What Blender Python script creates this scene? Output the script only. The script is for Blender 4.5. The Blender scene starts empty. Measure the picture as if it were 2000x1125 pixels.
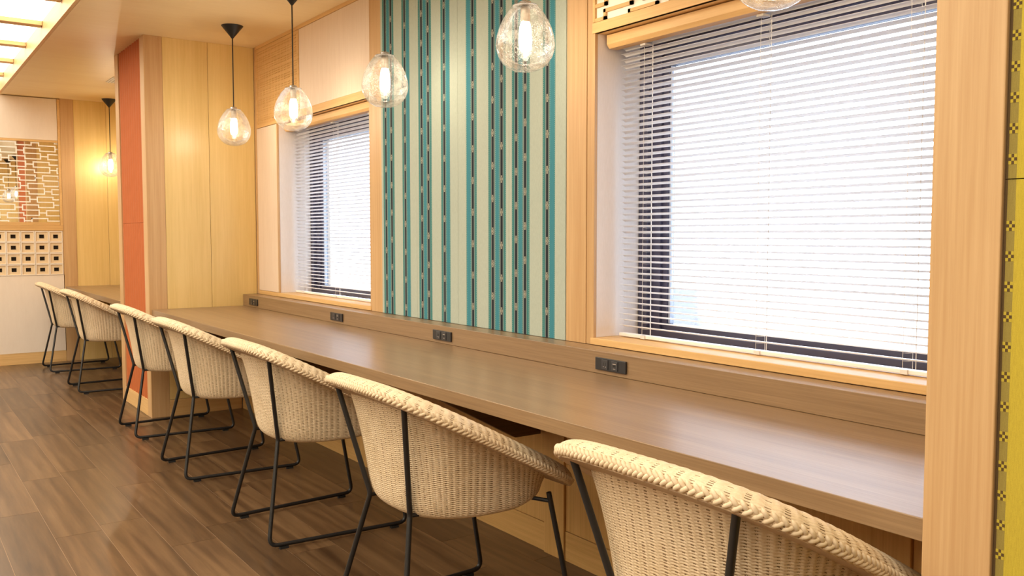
import bpy, math, random
import numpy as np
from mathutils import Vector, Matrix

C = bpy.context.scene
COL = C.collection
random.seed(7)
RNG = np.random.default_rng(5)
PI = math.pi

# ------------------------------------------------------------------ camera
F_PX, YAW, PIT, CAM_H = 1728.0, math.radians(35.514), math.radians(3.375), 1.204
cy, sy, cp, sp = math.cos(YAW), math.sin(YAW), math.cos(PIT), math.sin(PIT)
fw = Vector((sy*cp, cy*cp, -sp)); rt = Vector((cy, -sy, 0)); up = rt.cross(fw)
cam = bpy.data.cameras.new('camera'); cam_o = bpy.data.objects.new('camera', cam); COL.objects.link(cam_o)
m = Matrix((rt, up, -fw)).transposed().to_4x4(); m.translation = (0, 0, CAM_H)
cam_o.matrix_world = m
cam.sensor_width = 36.0; cam.lens = F_PX*36/2000; cam.clip_start = 0.02
C.camera = cam_o

# ------------------------------------------------------------------ world, exposure, light levels
LAMP = 560.0          # radiance of the lamp filaments
BULB = 9.0            # glow of the lightly frosted bulbs around them
BOX = 4.8             # radiance of the luminous ceiling
w = bpy.data.worlds.new('daylight'); C.world = w; w.use_nodes = True
bg = w.node_tree.nodes['Background']; bg.inputs[0].default_value = (0.64, 0.78, 1.0, 1); bg.inputs[1].default_value = 11.5
C.view_settings.view_transform = 'Standard'; C.view_settings.look = 'None'
C.view_settings.exposure = -0.06; C.view_settings.gamma = 1.0; C.view_settings.use_curve_mapping = False
C.cycles.max_bounces = 10; C.cycles.diffuse_bounces = 6; C.cycles.glossy_bounces = 4
C.cycles.transmission_bounces = 6; C.cycles.transparent_max_bounces = 24
C.cycles.sample_clamp_indirect = 6.0; C.cycles.use_denoising = True
C.cycles.caustics_reflective = False; C.cycles.caustics_refractive = False

# ------------------------------------------------------------------ materials
def S(r, g, b):
    f = lambda c: (c/255/12.92) if c/255 <= .04045 else ((c/255+.055)/1.055)**2.4
    return (f(r), f(g), f(b), 1)

class N:
    def __init__(s, name):
        s.m = bpy.data.materials.new(name); s.m.use_nodes = True; s.t = s.m.node_tree
        s.b = s.t.nodes['Principled BSDF']; s.out = s.t.nodes['Material Output']
    def n(s, ty, **kw):
        x = s.t.nodes.new(ty)
        for k, v in kw.items():
            if k.startswith('i_'):
                key = k[2:]; key = int(key) if key.isdigit() else key.replace('_', ' ')
                x.inputs[key].default_value = v
            else: setattr(x, k, v)
        return x
    def l(s, a, b): s.t.links.new(a, b)
    def math(s, op, a, b=None, c=False):
        x = s.n('ShaderNodeMath', operation=op, use_clamp=c)
        for i, v in enumerate((a, b)):
            if v is None: continue
            if isinstance(v, (int, float)): x.inputs[i].default_value = v
            else: s.l(v, x.inputs[i])
        return x.outputs[0]
    def ramp(s, fac, stops):
        r = s.n('ShaderNodeValToRGB'); e = r.color_ramp.elements
        while len(e) < len(stops): e.new(.5)
        for q, (p, c) in zip(e, stops): q.position = p; q.color = c
        s.l(fac, r.inputs[0]); return r.outputs[0]
    def coords(s, scale, rnd=True):
        tc = s.n('ShaderNodeTexCoord'); v = tc.outputs['Object']
        if rnd:
            oi = s.n('ShaderNodeObjectInfo')
            mul = s.n('ShaderNodeVectorMath', operation='SCALE'); mul.inputs[0].default_value = (7.3, 11.7, 5.1)
            s.l(oi.outputs['Random'], mul.inputs['Scale'])
            ad = s.n('ShaderNodeVectorMath', operation='ADD'); s.l(v, ad.inputs[0]); s.l(mul.outputs[0], ad.inputs[1]); v = ad.outputs[0]
        mp = s.n('ShaderNodeMapping'); mp.inputs['Scale'].default_value = scale; s.l(v, mp.inputs[0])
        return mp.outputs[0]
    def noise(s, vec, scale, detail=4, rough=.55, dist=0.0):
        x = s.n('ShaderNodeTexNoise'); s.l(vec, x.inputs['Vector'])
        x.inputs['Scale'].default_value = scale; x.inputs['Detail'].default_value = detail
        x.inputs['Roughness'].default_value = rough; x.inputs['Distortion'].default_value = dist
        return x.outputs[0]
    def bump(s, h, strength, dist=.002):
        b = s.n('ShaderNodeBump'); b.inputs['Strength'].default_value = strength; b.inputs['Distance'].default_value = dist
        s.l(h, b.inputs['Height']); s.l(b.outputs[0], s.b.inputs['Normal'])

def plain(name, col, rough=.5, metal=0.0, spec=.5):
    k = N(name); k.b.inputs['Base Color'].default_value = col; k.b.inputs['Roughness'].default_value = rough
    k.b.inputs['Metallic'].default_value = metal; k.b.inputs['Specular IOR Level'].default_value = spec
    return k.m

def wood(name, c0, c1, axis='z', across=34, along=1.2, rough=.45, bands=.5, spec=.4, vary=0.0, bump=.12, fine=1.0):
    """straight-grained wood: fine pores plus wide growth bands, stretched along one axis"""
    k = N(name)
    sc = {'x': (along, across, across), 'y': (across, along, across), 'z': (across, across, along)}[axis]
    v = k.coords(sc)
    fine_n = k.noise(v, 3.2*fine, 5, .65)
    broad = k.noise(v, .33, 3, .5, .6)
    mix = k.math('ADD', k.math('MULTIPLY', fine_n, 1-bands), k.math('MULTIPLY', broad, bands))
    col = k.ramp(mix, [(.33, c1), (.62, c0)])
    if vary:
        oi = k.n('ShaderNodeObjectInfo')
        hs = k.n('ShaderNodeHueSaturation'); k.l(col, hs.inputs['Color'])
        k.l(k.math('ADD', k.math('MULTIPLY', oi.outputs['Random'], vary*2), 1-vary), hs.inputs['Value']); col = hs.outputs[0]
    k.l(col, k.b.inputs['Base Color'])
    k.b.inputs['Roughness'].default_value = rough; k.b.inputs['Specular IOR Level'].default_value = spec
    k.bump(fine_n, bump, .001)
    return k.m

def thin_glass(name, seeds):
    """a thin clear pane or blown shell: mostly straight-through, reflecting more towards the rim; seeds = bubbles in the glass"""
    k = N(name)
    lw = k.n('ShaderNodeLayerWeight'); lw.inputs['Blend'].default_value = .32
    tr = k.n('ShaderNodeBsdfTransparent'); gl = k.n('ShaderNodeBsdfGlossy')
    gl.inputs['Roughness'].default_value = .04; tr.inputs[0].default_value = (.97, .97, .96, 1)
    fac = k.math('ADD', k.math('MULTIPLY', lw.outputs['Fresnel'], .55 if seeds else .6), .02, True)
    mx = k.n('ShaderNodeMixShader'); k.l(fac, mx.inputs[0]); k.l(tr.outputs[0], mx.inputs[1]); k.l(gl.outputs[0], mx.inputs[2])
    sh = mx.outputs[0]
    if seeds:
        v = k.coords((1, 1, 1), True)
        vo = k.n('ShaderNodeTexVoronoi'); vo.inputs['Scale'].default_value = 380; k.l(v, vo.inputs['Vector'])
        dens = k.noise(v, 16, 3, .6)
        dot = k.math('LESS_THAN', vo.outputs['Distance'], k.math('MULTIPLY', dens, .50))
        tl = k.n('ShaderNodeBsdfTranslucent'); tl.inputs[0].default_value = (.95, .93, .9, 1)
        df = k.n('ShaderNodeBsdfDiffuse'); df.inputs[0].default_value = (.95, .93, .9, 1)
        m2 = k.n('ShaderNodeMixShader'); m2.inputs[0].default_value = .5; k.l(tl.outputs[0], m2.inputs[1]); k.l(df.outputs[0], m2.inputs[2])
        m3 = k.n('ShaderNodeMixShader'); k.l(k.math('ADD', k.math('MULTIPLY', dot, .40), .010), m3.inputs[0]); k.l(sh, m3.inputs[1]); k.l(m2.outputs[0], m3.inputs[2])
        sh = m3.outputs[0]
        # uneven thickness of the blown wall: wavy light and dark patches
        wv = k.noise(v, 34, 2, .5, .8)
        tr_c = k.ramp(wv, [(.34, (.78, .77, .75, 1)), (.55, (.98, .98, .97, 1))]); k.l(tr_c, tr.inputs[0])
        bp = k.n('ShaderNodeBump'); bp.inputs['Strength'].default_value = .35; bp.inputs['Distance'].default_value = .002
        k.l(wv, bp.inputs['Height']); k.l(bp.outputs[0], gl.inputs['Normal'])
    k.l(sh, k.out.inputs['Surface'])
    return k.m

def emit(name, col, strength):
    k = N(name); e = k.n('ShaderNodeEmission'); e.inputs[0].default_value = col; e.inputs[1].default_value = strength
    k.l(e.outputs[0], k.out.inputs['Surface']); return k.m

def glow_glass(name, col, strength):
    k = N(name); e = k.n('ShaderNodeEmission'); e.inputs[0].default_value = col; e.inputs[1].default_value = strength
    tr = k.n('ShaderNodeBsdfTransparent'); ad = k.n('ShaderNodeAddShader')
    k.l(e.outputs[0], ad.inputs[0]); k.l(tr.outputs[0], ad.inputs[1]); k.l(ad.outputs[0], k.out.inputs['Surface']); return k.m

M = {}
M['gold'] = wood('gold_veneer', (.78, .575, .245, 1), (.67, .475, .175, 1), 'z', 26, .9, .34, .55, .5, bump=.05)
M['gold_ceiling'] = wood('ceiling_veneer', (.83, .67, .40, 1), (.77, .595, .33, 1), 'x', 9, .7, .42, .6, .4, bump=.03)
M['stile'] = wood('pine_upright', (.61, .395, .20, 1), (.47, .27, .115, 1), 'z', 30, .7, .42, .5, .4)
M['rail'] = wood('pine_rail', (.74, .48, .21, 1), (.58, .34, .13, 1), 'y', 30, .8, .42, .5, .4)
M['rail_x'] = wood('pine_rail_crosswise', (.74, .48, .21, 1), (.58, .34, .13, 1), 'x', 30, .8, .42, .5, .4)
M['pale'] = wood('pale_panel', (.80, .66, .54, 1), (.73, .585, .465, 1), 'z', 30, 1.6, .5, .4, .35, bump=.04)
M['white_board'] = wood('white_board', (.82, .72, .62, 1), (.77, .665, .565, 1), 'z', 14, 3, .5, .6, .35, bump=.03)
M['lining'] = wood('reveal_lining', (.80, .73, .69, 1), (.75, .68, .63, 1), 'z', 60, 10, .5, .3, .35, bump=.06)
M['under'] = wood('undercounter_veneer', (.72, .46, .18, 1), (.54, .32, .11, 1), 'z', 40, .8, .42, .45, .4)
M['under_rail'] = wood('undercounter_rail', (.72, .46, .18, 1), (.54, .32, .11, 1), 'y', 40, .8, .42, .45, .4)
M['counter'] = wood('greyed_oak', (.315, .20, .105, 1), (.20, .118, .058, 1), 'y', 52, .9, .31, .45, .6, bump=.04)
M['bracket'] = wood('shaded_oak_bracket', (.16, .085, .04, 1), (.10, .05, .022, 1), 'x', 52, .9, .45, .4, .4)  # the counter's oak, with shade under the worktop put into the colour
M['plank'] = None
M['red'] = plain('terracotta_ribbed_panel', (.45, .125, .042, 1), .75, 0, .15)
M['black'] = plain('black_powder_coat', (.012, .011, .011, 1), .42)
M['plastic'] = plain('black_plastic', (.018, .018, .022, 1), .35)
M['socket_face'] = plain('dark_grey_plastic', (.04, .04, .046, 1), .3)
M['slot'] = plain('socket_slot', (.004, .004, .004, 1), .5)
M['contact'] = plain('socket_contact_metal', (.6, .56, .52, 1), .3, 1.0)
M['glare_navy'] = plain('dark_frame_with_glare', (.055, .050, .085, 1), .35)  # sky glare put into the frame colour as a blue lift
M['bead'] = plain('glazing_bead', (.45, .48, .55, 1), .5)
M['slat'] = plain('white_slat', (.86, .83, .81, 1), .38)
M['cord_white'] = plain('white_cord', (.80, .76, .70, 1), .6)
M['clear_plastic'] = plain('pale_plastic', (.72, .70, .68, 1), .3)
M['cord_black'] = plain('black_cable', (.012, .010, .010, 1), .55)
M['brass'] = plain('lamp_holder', (.55, .45, .34, 1), .35, .4)
M['lamp'] = emit('lamp_filament', (1.0, .83, .60, 1), LAMP)
M['bulb'] = glow_glass('frosted_bulb', (1.0, .86, .66, 1), BULB)
M['box'] = emit('luminous_panel', (1.0, .90, .72, 1), BOX)
M['shade'] = thin_glass('seeded_glass', True)
M['glass'] = thin_glass('window_glass', False)
M['cream_paint'] = plain('cream_paint', (.72, .62, .48, 1), .6)
M['plaster'] = plain('plaster', (.66, .54, .40, 1), .7)
M['fret_back'] = plain('white_fret_backing', (.86, .80, .70, 1), .6)
M['cane_back'] = plain('dark_cane_backing', (.10, .05, .018, 1), .7)
M['mirror'] = plain('mirror_silver', (.90, .90, .88, 1), .01, 1.0)
M['etched'] = plain('etched_white_line', (.86, .84, .80, 1), .5)
M['block'] = plain('cast_block', (.74, .58, .38, 1), .7)
M['mortar'] = plain('block_rim', (.82, .73, .63, 1), .7)
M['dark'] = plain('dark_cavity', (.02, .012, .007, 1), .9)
M['vent'] = plain('white_vent', (.8, .78, .74, 1), .5)
M['cap'] = plain('lamp_cap', (.60, .58, .58, 1), .18, .7)
M['core'] = plain('rattan_gap_shade', (.22, .135, .065, 1), .7)  # shade of the weave recesses, put into the colour
M['flange'] = plain('rim_underside_board', (.50, .37, .25, 1), .55)
M['rubber'] = plain('black_rubber', (.012, .012, .012, 1), .7)
M['steel'] = plain('grey_steel', (.30, .27, .25, 1), .4, .8)

def cloth(name, col, line=None):
    k = N(name); v = k.coords((1, 1, 1), False)
    a = k.noise(v, 900, 2, .6)
    v2 = k.coords((300, 900, 60), False); th = k.noise(v2, 1, 2, .5)
    mixv = k.math('ADD', k.math('MULTIPLY', a, .5), k.math('MULTIPLY', th, .5))
    d = tuple(c*.8 for c in col[:3])+(1,)
    base = k.ramp(mixv, [(.35, d), (.6, col)])
    if line:                                   # woven dotted line: short pale stitches up the band
        sx = k.n('ShaderNodeSeparateXYZ'); tc = k.n('ShaderNodeTexCoord'); k.l(tc.outputs['Object'], sx.inputs[0])
        fr = k.math('FRACT', k.math('MULTIPLY', sx.outputs['Z'], 125))
        mm = k.n('ShaderNodeMix', data_type='RGBA'); k.l(k.math('GREATER_THAN', fr, .45), mm.inputs['Factor'])
        k.l(base, mm.inputs[6]); mm.inputs[7].default_value = line; base = mm.outputs[2]
    k.l(base, k.b.inputs['Base Color']); k.b.inputs['Roughness'].default_value = .8
    k.b.inputs['Specular IOR Level'].default_value = .2
    k.bump(mixv, .25, .0006)
    return k.m
M['c_pale'] = cloth('cloth_pale_celadon', (.455, .515, .45, 1))
M['c_teal'] = cloth('cloth_deep_teal', (.055, .215, .22, 1))
M['c_dot'] = cloth('cloth_teal_stitch', (.065, .245, .245, 1), (.36, .52, .46, 1))
M['c_bright'] = cloth('cloth_turquoise', (.055, .245, .315, 1))
M['c_grey'] = cloth('cloth_grey_line', (.20, .255, .25, 1))
M['c_black'] = cloth('cloth_black', (.020, .022, .032, 1))
M['c_motif'] = cloth('cloth_ecru_motif', (.58, .54, .44, 1))
M['y_field'] = cloth('cloth_mustard_green', (.52, .40, .045, 1))
M['y_band'] = cloth('cloth_olive_band', (.30, .23, .055, 1))
M['y_dark'] = cloth('cloth_dark_brown', (.10, .06, .025, 1))

def rattan(name, c0, c1):
    k = N(name); v = k.coords((1, 1, 1), True)
    a = k.noise(v, 130, 3, .6); b = k.noise(v, 9, 2, .5)
    mixv = k.math('ADD', k.math('MULTIPLY', a, .6), k.math('MULTIPLY', b, .4))
    k.l(k.ramp(mixv, [(.35, c1), (.62, c0)]), k.b.inputs['Base Color'])
    k.b.inputs['Roughness'].default_value = .55; k.b.inputs['Specular IOR Level'].default_value = .3
    return k.m
M['rattan'] = rattan('rattan_cane', (.74, .60, .42, 1), (.62, .475, .30, 1))

def floor_plank():
    k = N('walnut_plank'); v = k.coords((16, 1.0, 16), True)
    fine = k.noise(v, 3.0, 6, .65, .3); broad = k.noise(v, .42, 3, .55, 1.4)
    v2 = k.coords((5.5, .9, 5), True)
    wv = k.n('ShaderNodeTexWave', wave_type='BANDS', bands_direction='X'); k.l(v2, wv.inputs[0])
    wv.inputs['Scale'].default_value = .9; wv.inputs['Distortion'].default_value = 7; wv.inputs['Detail'].default_value = 3
    wv.inputs['Detail Scale'].default_value = .8
    mixv = k.math('ADD', k.math('MULTIPLY', broad, .5), k.math('ADD', k.math('MULTIPLY', fine, .42), k.math('MULTIPLY', wv.outputs[1], .08)))
    col = k.ramp(mixv, [(.34, (.055, .028, .013, 1)), (.49, (.104, .056, .026, 1)), (.66, (.175, .10, .048, 1))])
    oi = k.n('ShaderNodeObjectInfo'); hs = k.n('ShaderNodeHueSaturation'); k.l(col, hs.inputs['Color'])
    k.l(k.math('ADD', k.math('MULTIPLY', oi.outputs['Random'], .42), .76), hs.inputs['Value'])
    k.l(hs.outputs[0], k.b.inputs['Base Color']); k.b.inputs['Roughness'].default_value = .30
    k.b.inputs['Specular IOR Level'].default_value = .5; k.bump(fine, .06, .001)
    return k.m
M['plank'] = floor_plank()
M['joint'] = plain('plank_joint_highlight', (.42, .27, .16, 1), .6)  # pale joints: light caught on plank bevels, put into the colour

# ------------------------------------------------------------------ mesh helpers
class MB:
    def __init__(s): s.v = []; s.f = []; s.mi = []; s.sm = False
    def add(s, vs, fs, mi=0):
        o = len(s.v); s.v += [tuple(p) for p in vs]; s.f += [tuple(i+o for i in f) for f in fs]; s.mi += [mi]*len(fs)
        return s
    def box(s, x0, x1, y0, y1, z0, z1, mi=0):
        vs = [(x, y, z) for x in (x0, x1) for y in (y0, y1) for z in (z0, z1)]
        return s.add(vs, [(0, 1, 3, 2), (4, 6, 7, 5), (0, 4, 5, 1), (2, 3, 7, 6), (0, 2, 6, 4), (1, 5, 7, 3)], mi)
    def prism(s, poly, axis, a, b, mi=0):
        """polygon in the two other axes, extruded along axis from a to b"""
        def P(q, t): return {'x': (t, q[0], q[1]), 'y': (q[0], t, q[1]), 'z': (q[0], q[1], t)}[axis]
        n = len(poly); vs = [P(q, a) for q in poly]+[P(q, b) for q in poly]
        return s.add(vs, [tuple(range(n)), tuple(range(2*n-1, n-1, -1))]+[(i, i+n, (i+1) % n+n, (i+1) % n) for i in range(n)], mi)
    def lathe(s, prof, cx, cy_, z0, seg=32, mi=0, caps=True):
        n = len(prof); vs = []
        for i in range(seg):
            a = 2*PI*i/seg
            for r, z in prof: vs.append((cx+r*math.cos(a), cy_+r*math.sin(a), z0+z))
        fs = [(i*n+j, ((i+1) % seg)*n+j, ((i+1) % seg)*n+j+1, i*n+j+1) for i in range(seg) for j in range(n-1)]
        if caps:
            fs.append(tuple(i*n for i in range(seg))[::-1]); fs.append(tuple(i*n+n-1 for i in range(seg)))
        s.sm = True
        return s.add(vs, fs, mi)
    def tube(s, pts, r, seg=8, mi=0):
        pts = [Vector(p) for p in pts]; n = len(pts); vs = []
        u = None
        for i, p in enumerate(pts):
            d = (pts[min(i+1, n-1)]-pts[max(i-1, 0)]).normalized()
            if u is None: u = d.orthogonal().normalized()
            u = (u-d*u.dot(d)).normalized(); v = d.cross(u)
            for k in range(seg):
                a = 2*PI*k/seg; vs.append(p+r*(math.cos(a)*u+math.sin(a)*v))
        fs = [(i*seg+k, i*seg+(k+1) % seg, (i+1)*seg+(k+1) % seg, (i+1)*seg+k) for i in range(n-1) for k in range(seg)]
        fs += [tuple(range(seg))[::-1], tuple((n-1)*seg+k for k in range(seg))]
        s.sm = True
        return s.add(vs, fs, mi)
    def mesh(s, name, mats):
        me = bpy.data.meshes.new(name); me.from_pydata(s.v, [], s.f)
        for q in mats: me.materials.append(q)
        if any(s.mi): me.polygons.foreach_set('material_index', s.mi)
        if s.sm: me.polygons.foreach_set('use_smooth', [True]*len(s.f))
        me.update(); me.validate()
        if s.sm and not getattr(s, 'soft', False): me.set_sharp_from_angle(angle=math.radians(42))
        return me

def link(name, me, parent=None, loc=(0, 0, 0), rot=None):
    o = bpy.data.objects.new(name, me); COL.objects.link(o); o.location = loc
    if rot: o.rotation_euler = rot
    if parent: o.parent = parent
    return o
def obj(name, mb, mats, parent=None, bevel=0.0, loc=(0, 0, 0)):
    if not isinstance(mats, (list, tuple)): mats = [mats]
    o = link(name, mb.mesh(name, mats), parent, loc)
    if bevel:
        b = o.modifiers.new('bevel', 'BEVEL'); b.width = bevel; b.segments = 2; b.limit_method = 'ANGLE'; b.angle_limit = math.radians(40)
    return o
def bx(name, mat, x0, x1, y0, y1, z0, z1, parent=None, bevel=0.0012):
    """a box whose origin is its own base centre"""
    cx, cy_ = (x0+x1)/2, (y0+y1)/2
    px, py, pz = (0, 0, 0) if parent is None else parent.location
    mb = MB().box(x0, x1, y0, y1, z0, z1)
    mb.v = [(a-px, b-py, c-pz) for a, b, c in mb.v]
    return obj(name, mb, mat, parent, bevel)
def tag(o, label=None, cat=None, group=None, kind=None):
    if label: o['label'] = label
    if cat: o['category'] = cat
    if group: o['group'] = group
    if kind: o['kind'] = kind
    return o
def thing(name, label, cat, loc=(0, 0, 0), group=None, kind=None):
    return tag(link(name, None, None, loc), label, cat, group, kind)
def copy_tree(o, parent=None):
    c = o.copy(); COL.objects.link(c)
    if parent: c.parent = parent
    for ch in list(o.children): copy_tree(ch, c)
    return c

# ------------------------------------------------------------------ main dimensions (metres)
XW = 2.15            # finished face of the window wall
XC = 1.44            # counter front edge
ZCEIL = 2.50
YP0, YP1 = 6.09, 6.95   # the terracotta-ended partition
YF = 9.38            # far wall
ZC = .72             # counter top
ZL = .80             # ledge top

# ------------------------------------------------------------------ floor
fl = bx('floor', M['joint'], -4.2, 2.6, -4.2, 9.7, -.12, -.0012, None, 0)
tag(fl, 'dark walnut plank floor running under the chairs', 'floor', None, 'structure')
PW, PL = .1765, 1.0
pm = MB().box(0, PW-.0016, 0, PL-.0016, -.0036, 0)
pme = pm.mesh('plank', [M['plank']])
bmod = []
k0 = math.floor((-1.15-.528)/PW)
nplank = 0
for k in range(k0, 9):
    x0 = .528+k*PW
    off = {0: .875, 1: .95, 2: .51, 3: .67, -1: .30, 4: .16}.get(k, random.random())
    y = off-1.0
    while y < YF:
        yc, xc = y+PL/2, x0+PW/2
        # keep the planks the picture can show; the rest of the room gets one joined part below
        seen = yc > 1.4 and xc > -.4 and xc < 2.05
        y1 = min(y+PL, YF)
        if seen and x0+PW < 2.12:
            me = pme
            o = link('plank', me, fl, (x0, y, 0))
            if y1-y < PL-.01: o.scale.y = (y1-y)/PL
            nplank += 1
        y += PL
rest = MB()
for k in range(-27, 12):
    x0 = .528+k*PW; y = -4.1+random.random()*.9-.9
    while y < YF:
        yc, xc = y+PL/2, x0+PW/2
        inner = k >= k0 and k < 9 and xc > -.4 and xc < 2.05 and x0+PW < 2.12
        a, b = y, min(y+PL, YF)
        if inner:
            off = {0: .875, 1: .95, 2: .51, 3: .67, -1: .30, 4: .16}.get(k, None)
            b = min(b, 0.9)
        if b-a > .05: rest.box(x0, x0+PW-.0016, a, b-.0016, -.0036, 0)
        y += PL
# ------------------------------------------------------------------ window wall (right)
W1 = (1.13, 2.50); W2 = (4.31, 5.68); ZW0, ZW1 = .826, 1.94
wr = thing('wall_right', 'timber-clad wall with two windows above the long counter', 'wall', (XW, 3.4, 0), None, 'structure')
def wbox(name, mat, x0, x1, y0, y1, z0, z1, bevel=.0012): return bx(name, mat, x0, x1, y0, y1, z0, z1, wr, bevel)
core = MB()
XB = 2.52
for (a, b) in ((-4.2, W1[0]), (W1[1], W2[0]), (W2[1], 9.7)): core.box(XW+.012, XB, a, b, 0, 2.62)
for (a, b) in (W1, W2): core.box(XW+.012, XB, a, b, 0, ZW0-.03); core.box(XW+.012, XB, a, b, ZW1+.02, 2.62)
core.v = [(x-XW, y-3.4, z) for x, y, z in core.v]
obj('masonry', core, M['plaster'], wr)
# uprights and trims
wbox('upright', M['stile'], XW-.004, XW+.012, 2.532, 2.648, ZL, ZCEIL)
wbox('upright', M['stile'], XW-.004, XW+.012, 4.178, 4.31, ZL, ZCEIL)
wbox('upright', M['stile'], XW-.002, XW+.012, 2.500, 2.530, ZL, ZCEIL)
wbox('upright', M['stile'], XW-.002, XW+.012, 6.052, 6.088, ZL, ZCEIL)
wbox('cornice', M['rail'], XW-.004, XW+.012, 4.31, 6.052, 2.478, ZCEIL)
wbox('cornice', M['rail'], XW-.004, XW+.012, .82, 2.50, 2.478, ZCEIL)
wbox('header_beam', M['rail'], XW-.006, XW+.012, W1[0], 2.50, 1.94, 1.978)
wbox('header_beam', M['rail'], XW-.006, XW+.012, 4.31, 5.282, 1.94, 1.985)
wbox('pale_panel', M['pale'], XW-.001, XW+.012, 4.312, 5.278, 1.987, 2.476)
wbox('pale_panel', M['pale'], XW-.001, XW+.012, 5.684, 6.050, .828, 1.940)
wbox('pale_panel', M['pale'], XW-.001, XW+.012, .82, W1[0]-.004, .828, 2.476)
wbox('rail', M['rail'], XW-.003, XW+.012, 5.684, 6.05, ZL, .826)
wbox('rail', M['rail'], XW-.003, XW+.012, .82, W1[0], ZL, .826)
wbox('bay_panel', M['gold'], XW, XW+.012, YP1, YF, ZL, ZCEIL)
wbox('bay_panel', M['cream_paint'], XW, XW+.012, -4.2, -.07, 0, ZCEIL)
# under the counter: panels, uprights, bottom rails (face at x = 2.03)
XU = 2.032
def under(y0, y1, ups):
    ys = [y0]
    for a, b in ups:
        wbox('upright', M['under'], XU-.008, XU+.01, a, b, 0, ZC-.042)
        ys += [a, b]
    ys.append(y1)
    for a, b in zip(ys[0::2], ys[1::2]):
        wbox('under_panel', M['under'], XU+.002, XU+.01, a+.002, b-.002, .112, ZC-.042)
        wbox('bottom_rail', M['under_rail'], XU-.001, XU+.01, a+.002, b-.002, 0, .110)
    wbox('backing', M['under'], XU+.011, XW+.011, y0, y1, 0, ZC-.042, 0)
under(.81, YP0, [(.81+.35, .81+.47), (2.508, 2.626), (4.116, 4.236)])
under(YP1, YF, [(8.0, 8.12)])

# fretwork pattern: chains of stepped lines with short links (a wall-tile meander)
def fret(y_or_x0, y_or_x1, z0, z1, org, sc, lw):
    """list of rectangles (a0,a1,z0,z1) of the fret lines clipped to a window; a runs along the wall"""
    out = []
    unit = [(0, 0), (0, 58), (165, 58), (165, 118), (10, 118), (10, 90), (-150, 90)]
    def seg(p, q):
        a0, a1 = sorted((p[0], q[0])); b0, b1 = sorted((p[1], q[1]))
        h = lw/2
        a0, a1, b0, b1 = a0*sc+org[0]-h, a1*sc+org[0]+h, org[1]-b1*sc-h, org[1]-b0*sc+h
        a0, a1 = max(a0, y_or_x0), min(a1, y_or_x1); b0, b1 = max(b0, z0), min(b1, z1)
        if a1-a0 > .003 and b1-b0 > .003: out.append((a0, a1, b0, b1))
    for i in range(-8, 9):
        for k in range(-30, 31):
            ox, oy = i*390-150*k, -i*28+90*k
            P = [(ox+a, oy+b) for a, b in unit]
            for p, q in zip(P, P[1:]): seg(p, q)
            seg((ox-75, oy+27), (ox, oy+27))
    return out
# fretwork panel over the near window
fp = thing('fretwork_panel', 'white panel with golden fretwork strips above the near window', 'panel', (XW, 1.82, 1.978))
FY0, FY1, FZ0, FZ1 = W1[0]+.004, 2.488, 1.980, 2.476
bx('backing', M['fret_back'], XW+.006, XW+.0118, FY0, FY1, FZ0, FZ1, fp, 0)
fm = MB()
for a0, a1, b0, b1 in fret(FY0, FY1, FZ0, FZ1, (2.30, 2.06), .00083, .0125): fm.box(XW-.003, XW+.0055+random.random()*.0002, a0, a1, b0, b1)
fm.v = [(x-XW, y-1.82, z-1.978) for x, y, z in fm.v]
tag(obj('fretwork', fm, M['rail'], fp), kind='stuff')
bx('border', M['rail'], XW-.004, XW+.0118, 2.4885, 2.4995, 1.980, 2.476, fp)
# cane lattice panel
cl = thing('cane_lattice_panel', 'golden cane-weave lattice panel high in the corner left of the far window', 'panel', (XW, 5.66, 1.945))
CY0, CY1, CZ0, CZ1 = 5.284, 6.050, 1.943, 2.476
bx('backing', M['cane_back'], XW+.007, XW+.0118, CY0, CY1, CZ0, CZ1, cl, 0)
for (a, b, c, d) in ((CY0, CY1, CZ0, CZ0+.022), (CY0, CY1, CZ1-.022, CZ1), (CY0, CY0+.024, CZ0+.022, CZ1-.022), (CY1-.024, CY1, CZ0+.022, CZ1-.022)):
    bx('frame_strip', M['rail'], XW-.003, XW+.0068, a, b, c, d, cl, .0008)
lm = MB()
y = CY0+.024; i = 0
while y < CY1-.028:
    wdt = (.017, .0075, .0075)[i % 3]; lm.box(XW-.0002, XW+.0058, y, min(y+wdt, CY1-.024), CZ0+.022, CZ1-.022); y += wdt+.0078; i += 1
z = CZ0+.022; i = 0
while z < CZ1-.026:
    wdt = (.020, .0075, .0075)[i % 3]; lm.box(XW+.0006, XW+.0050, CY0+.024, CY1-.024, z, min(z+wdt, CZ1-.022)); z += wdt+.0070; i += 1
lm.v = [(x-XW, y-5.66, z-1.945) for x, y, z in lm.v]
tag(obj('lattice', lm, M['rail'], cl), kind='stuff')

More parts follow.
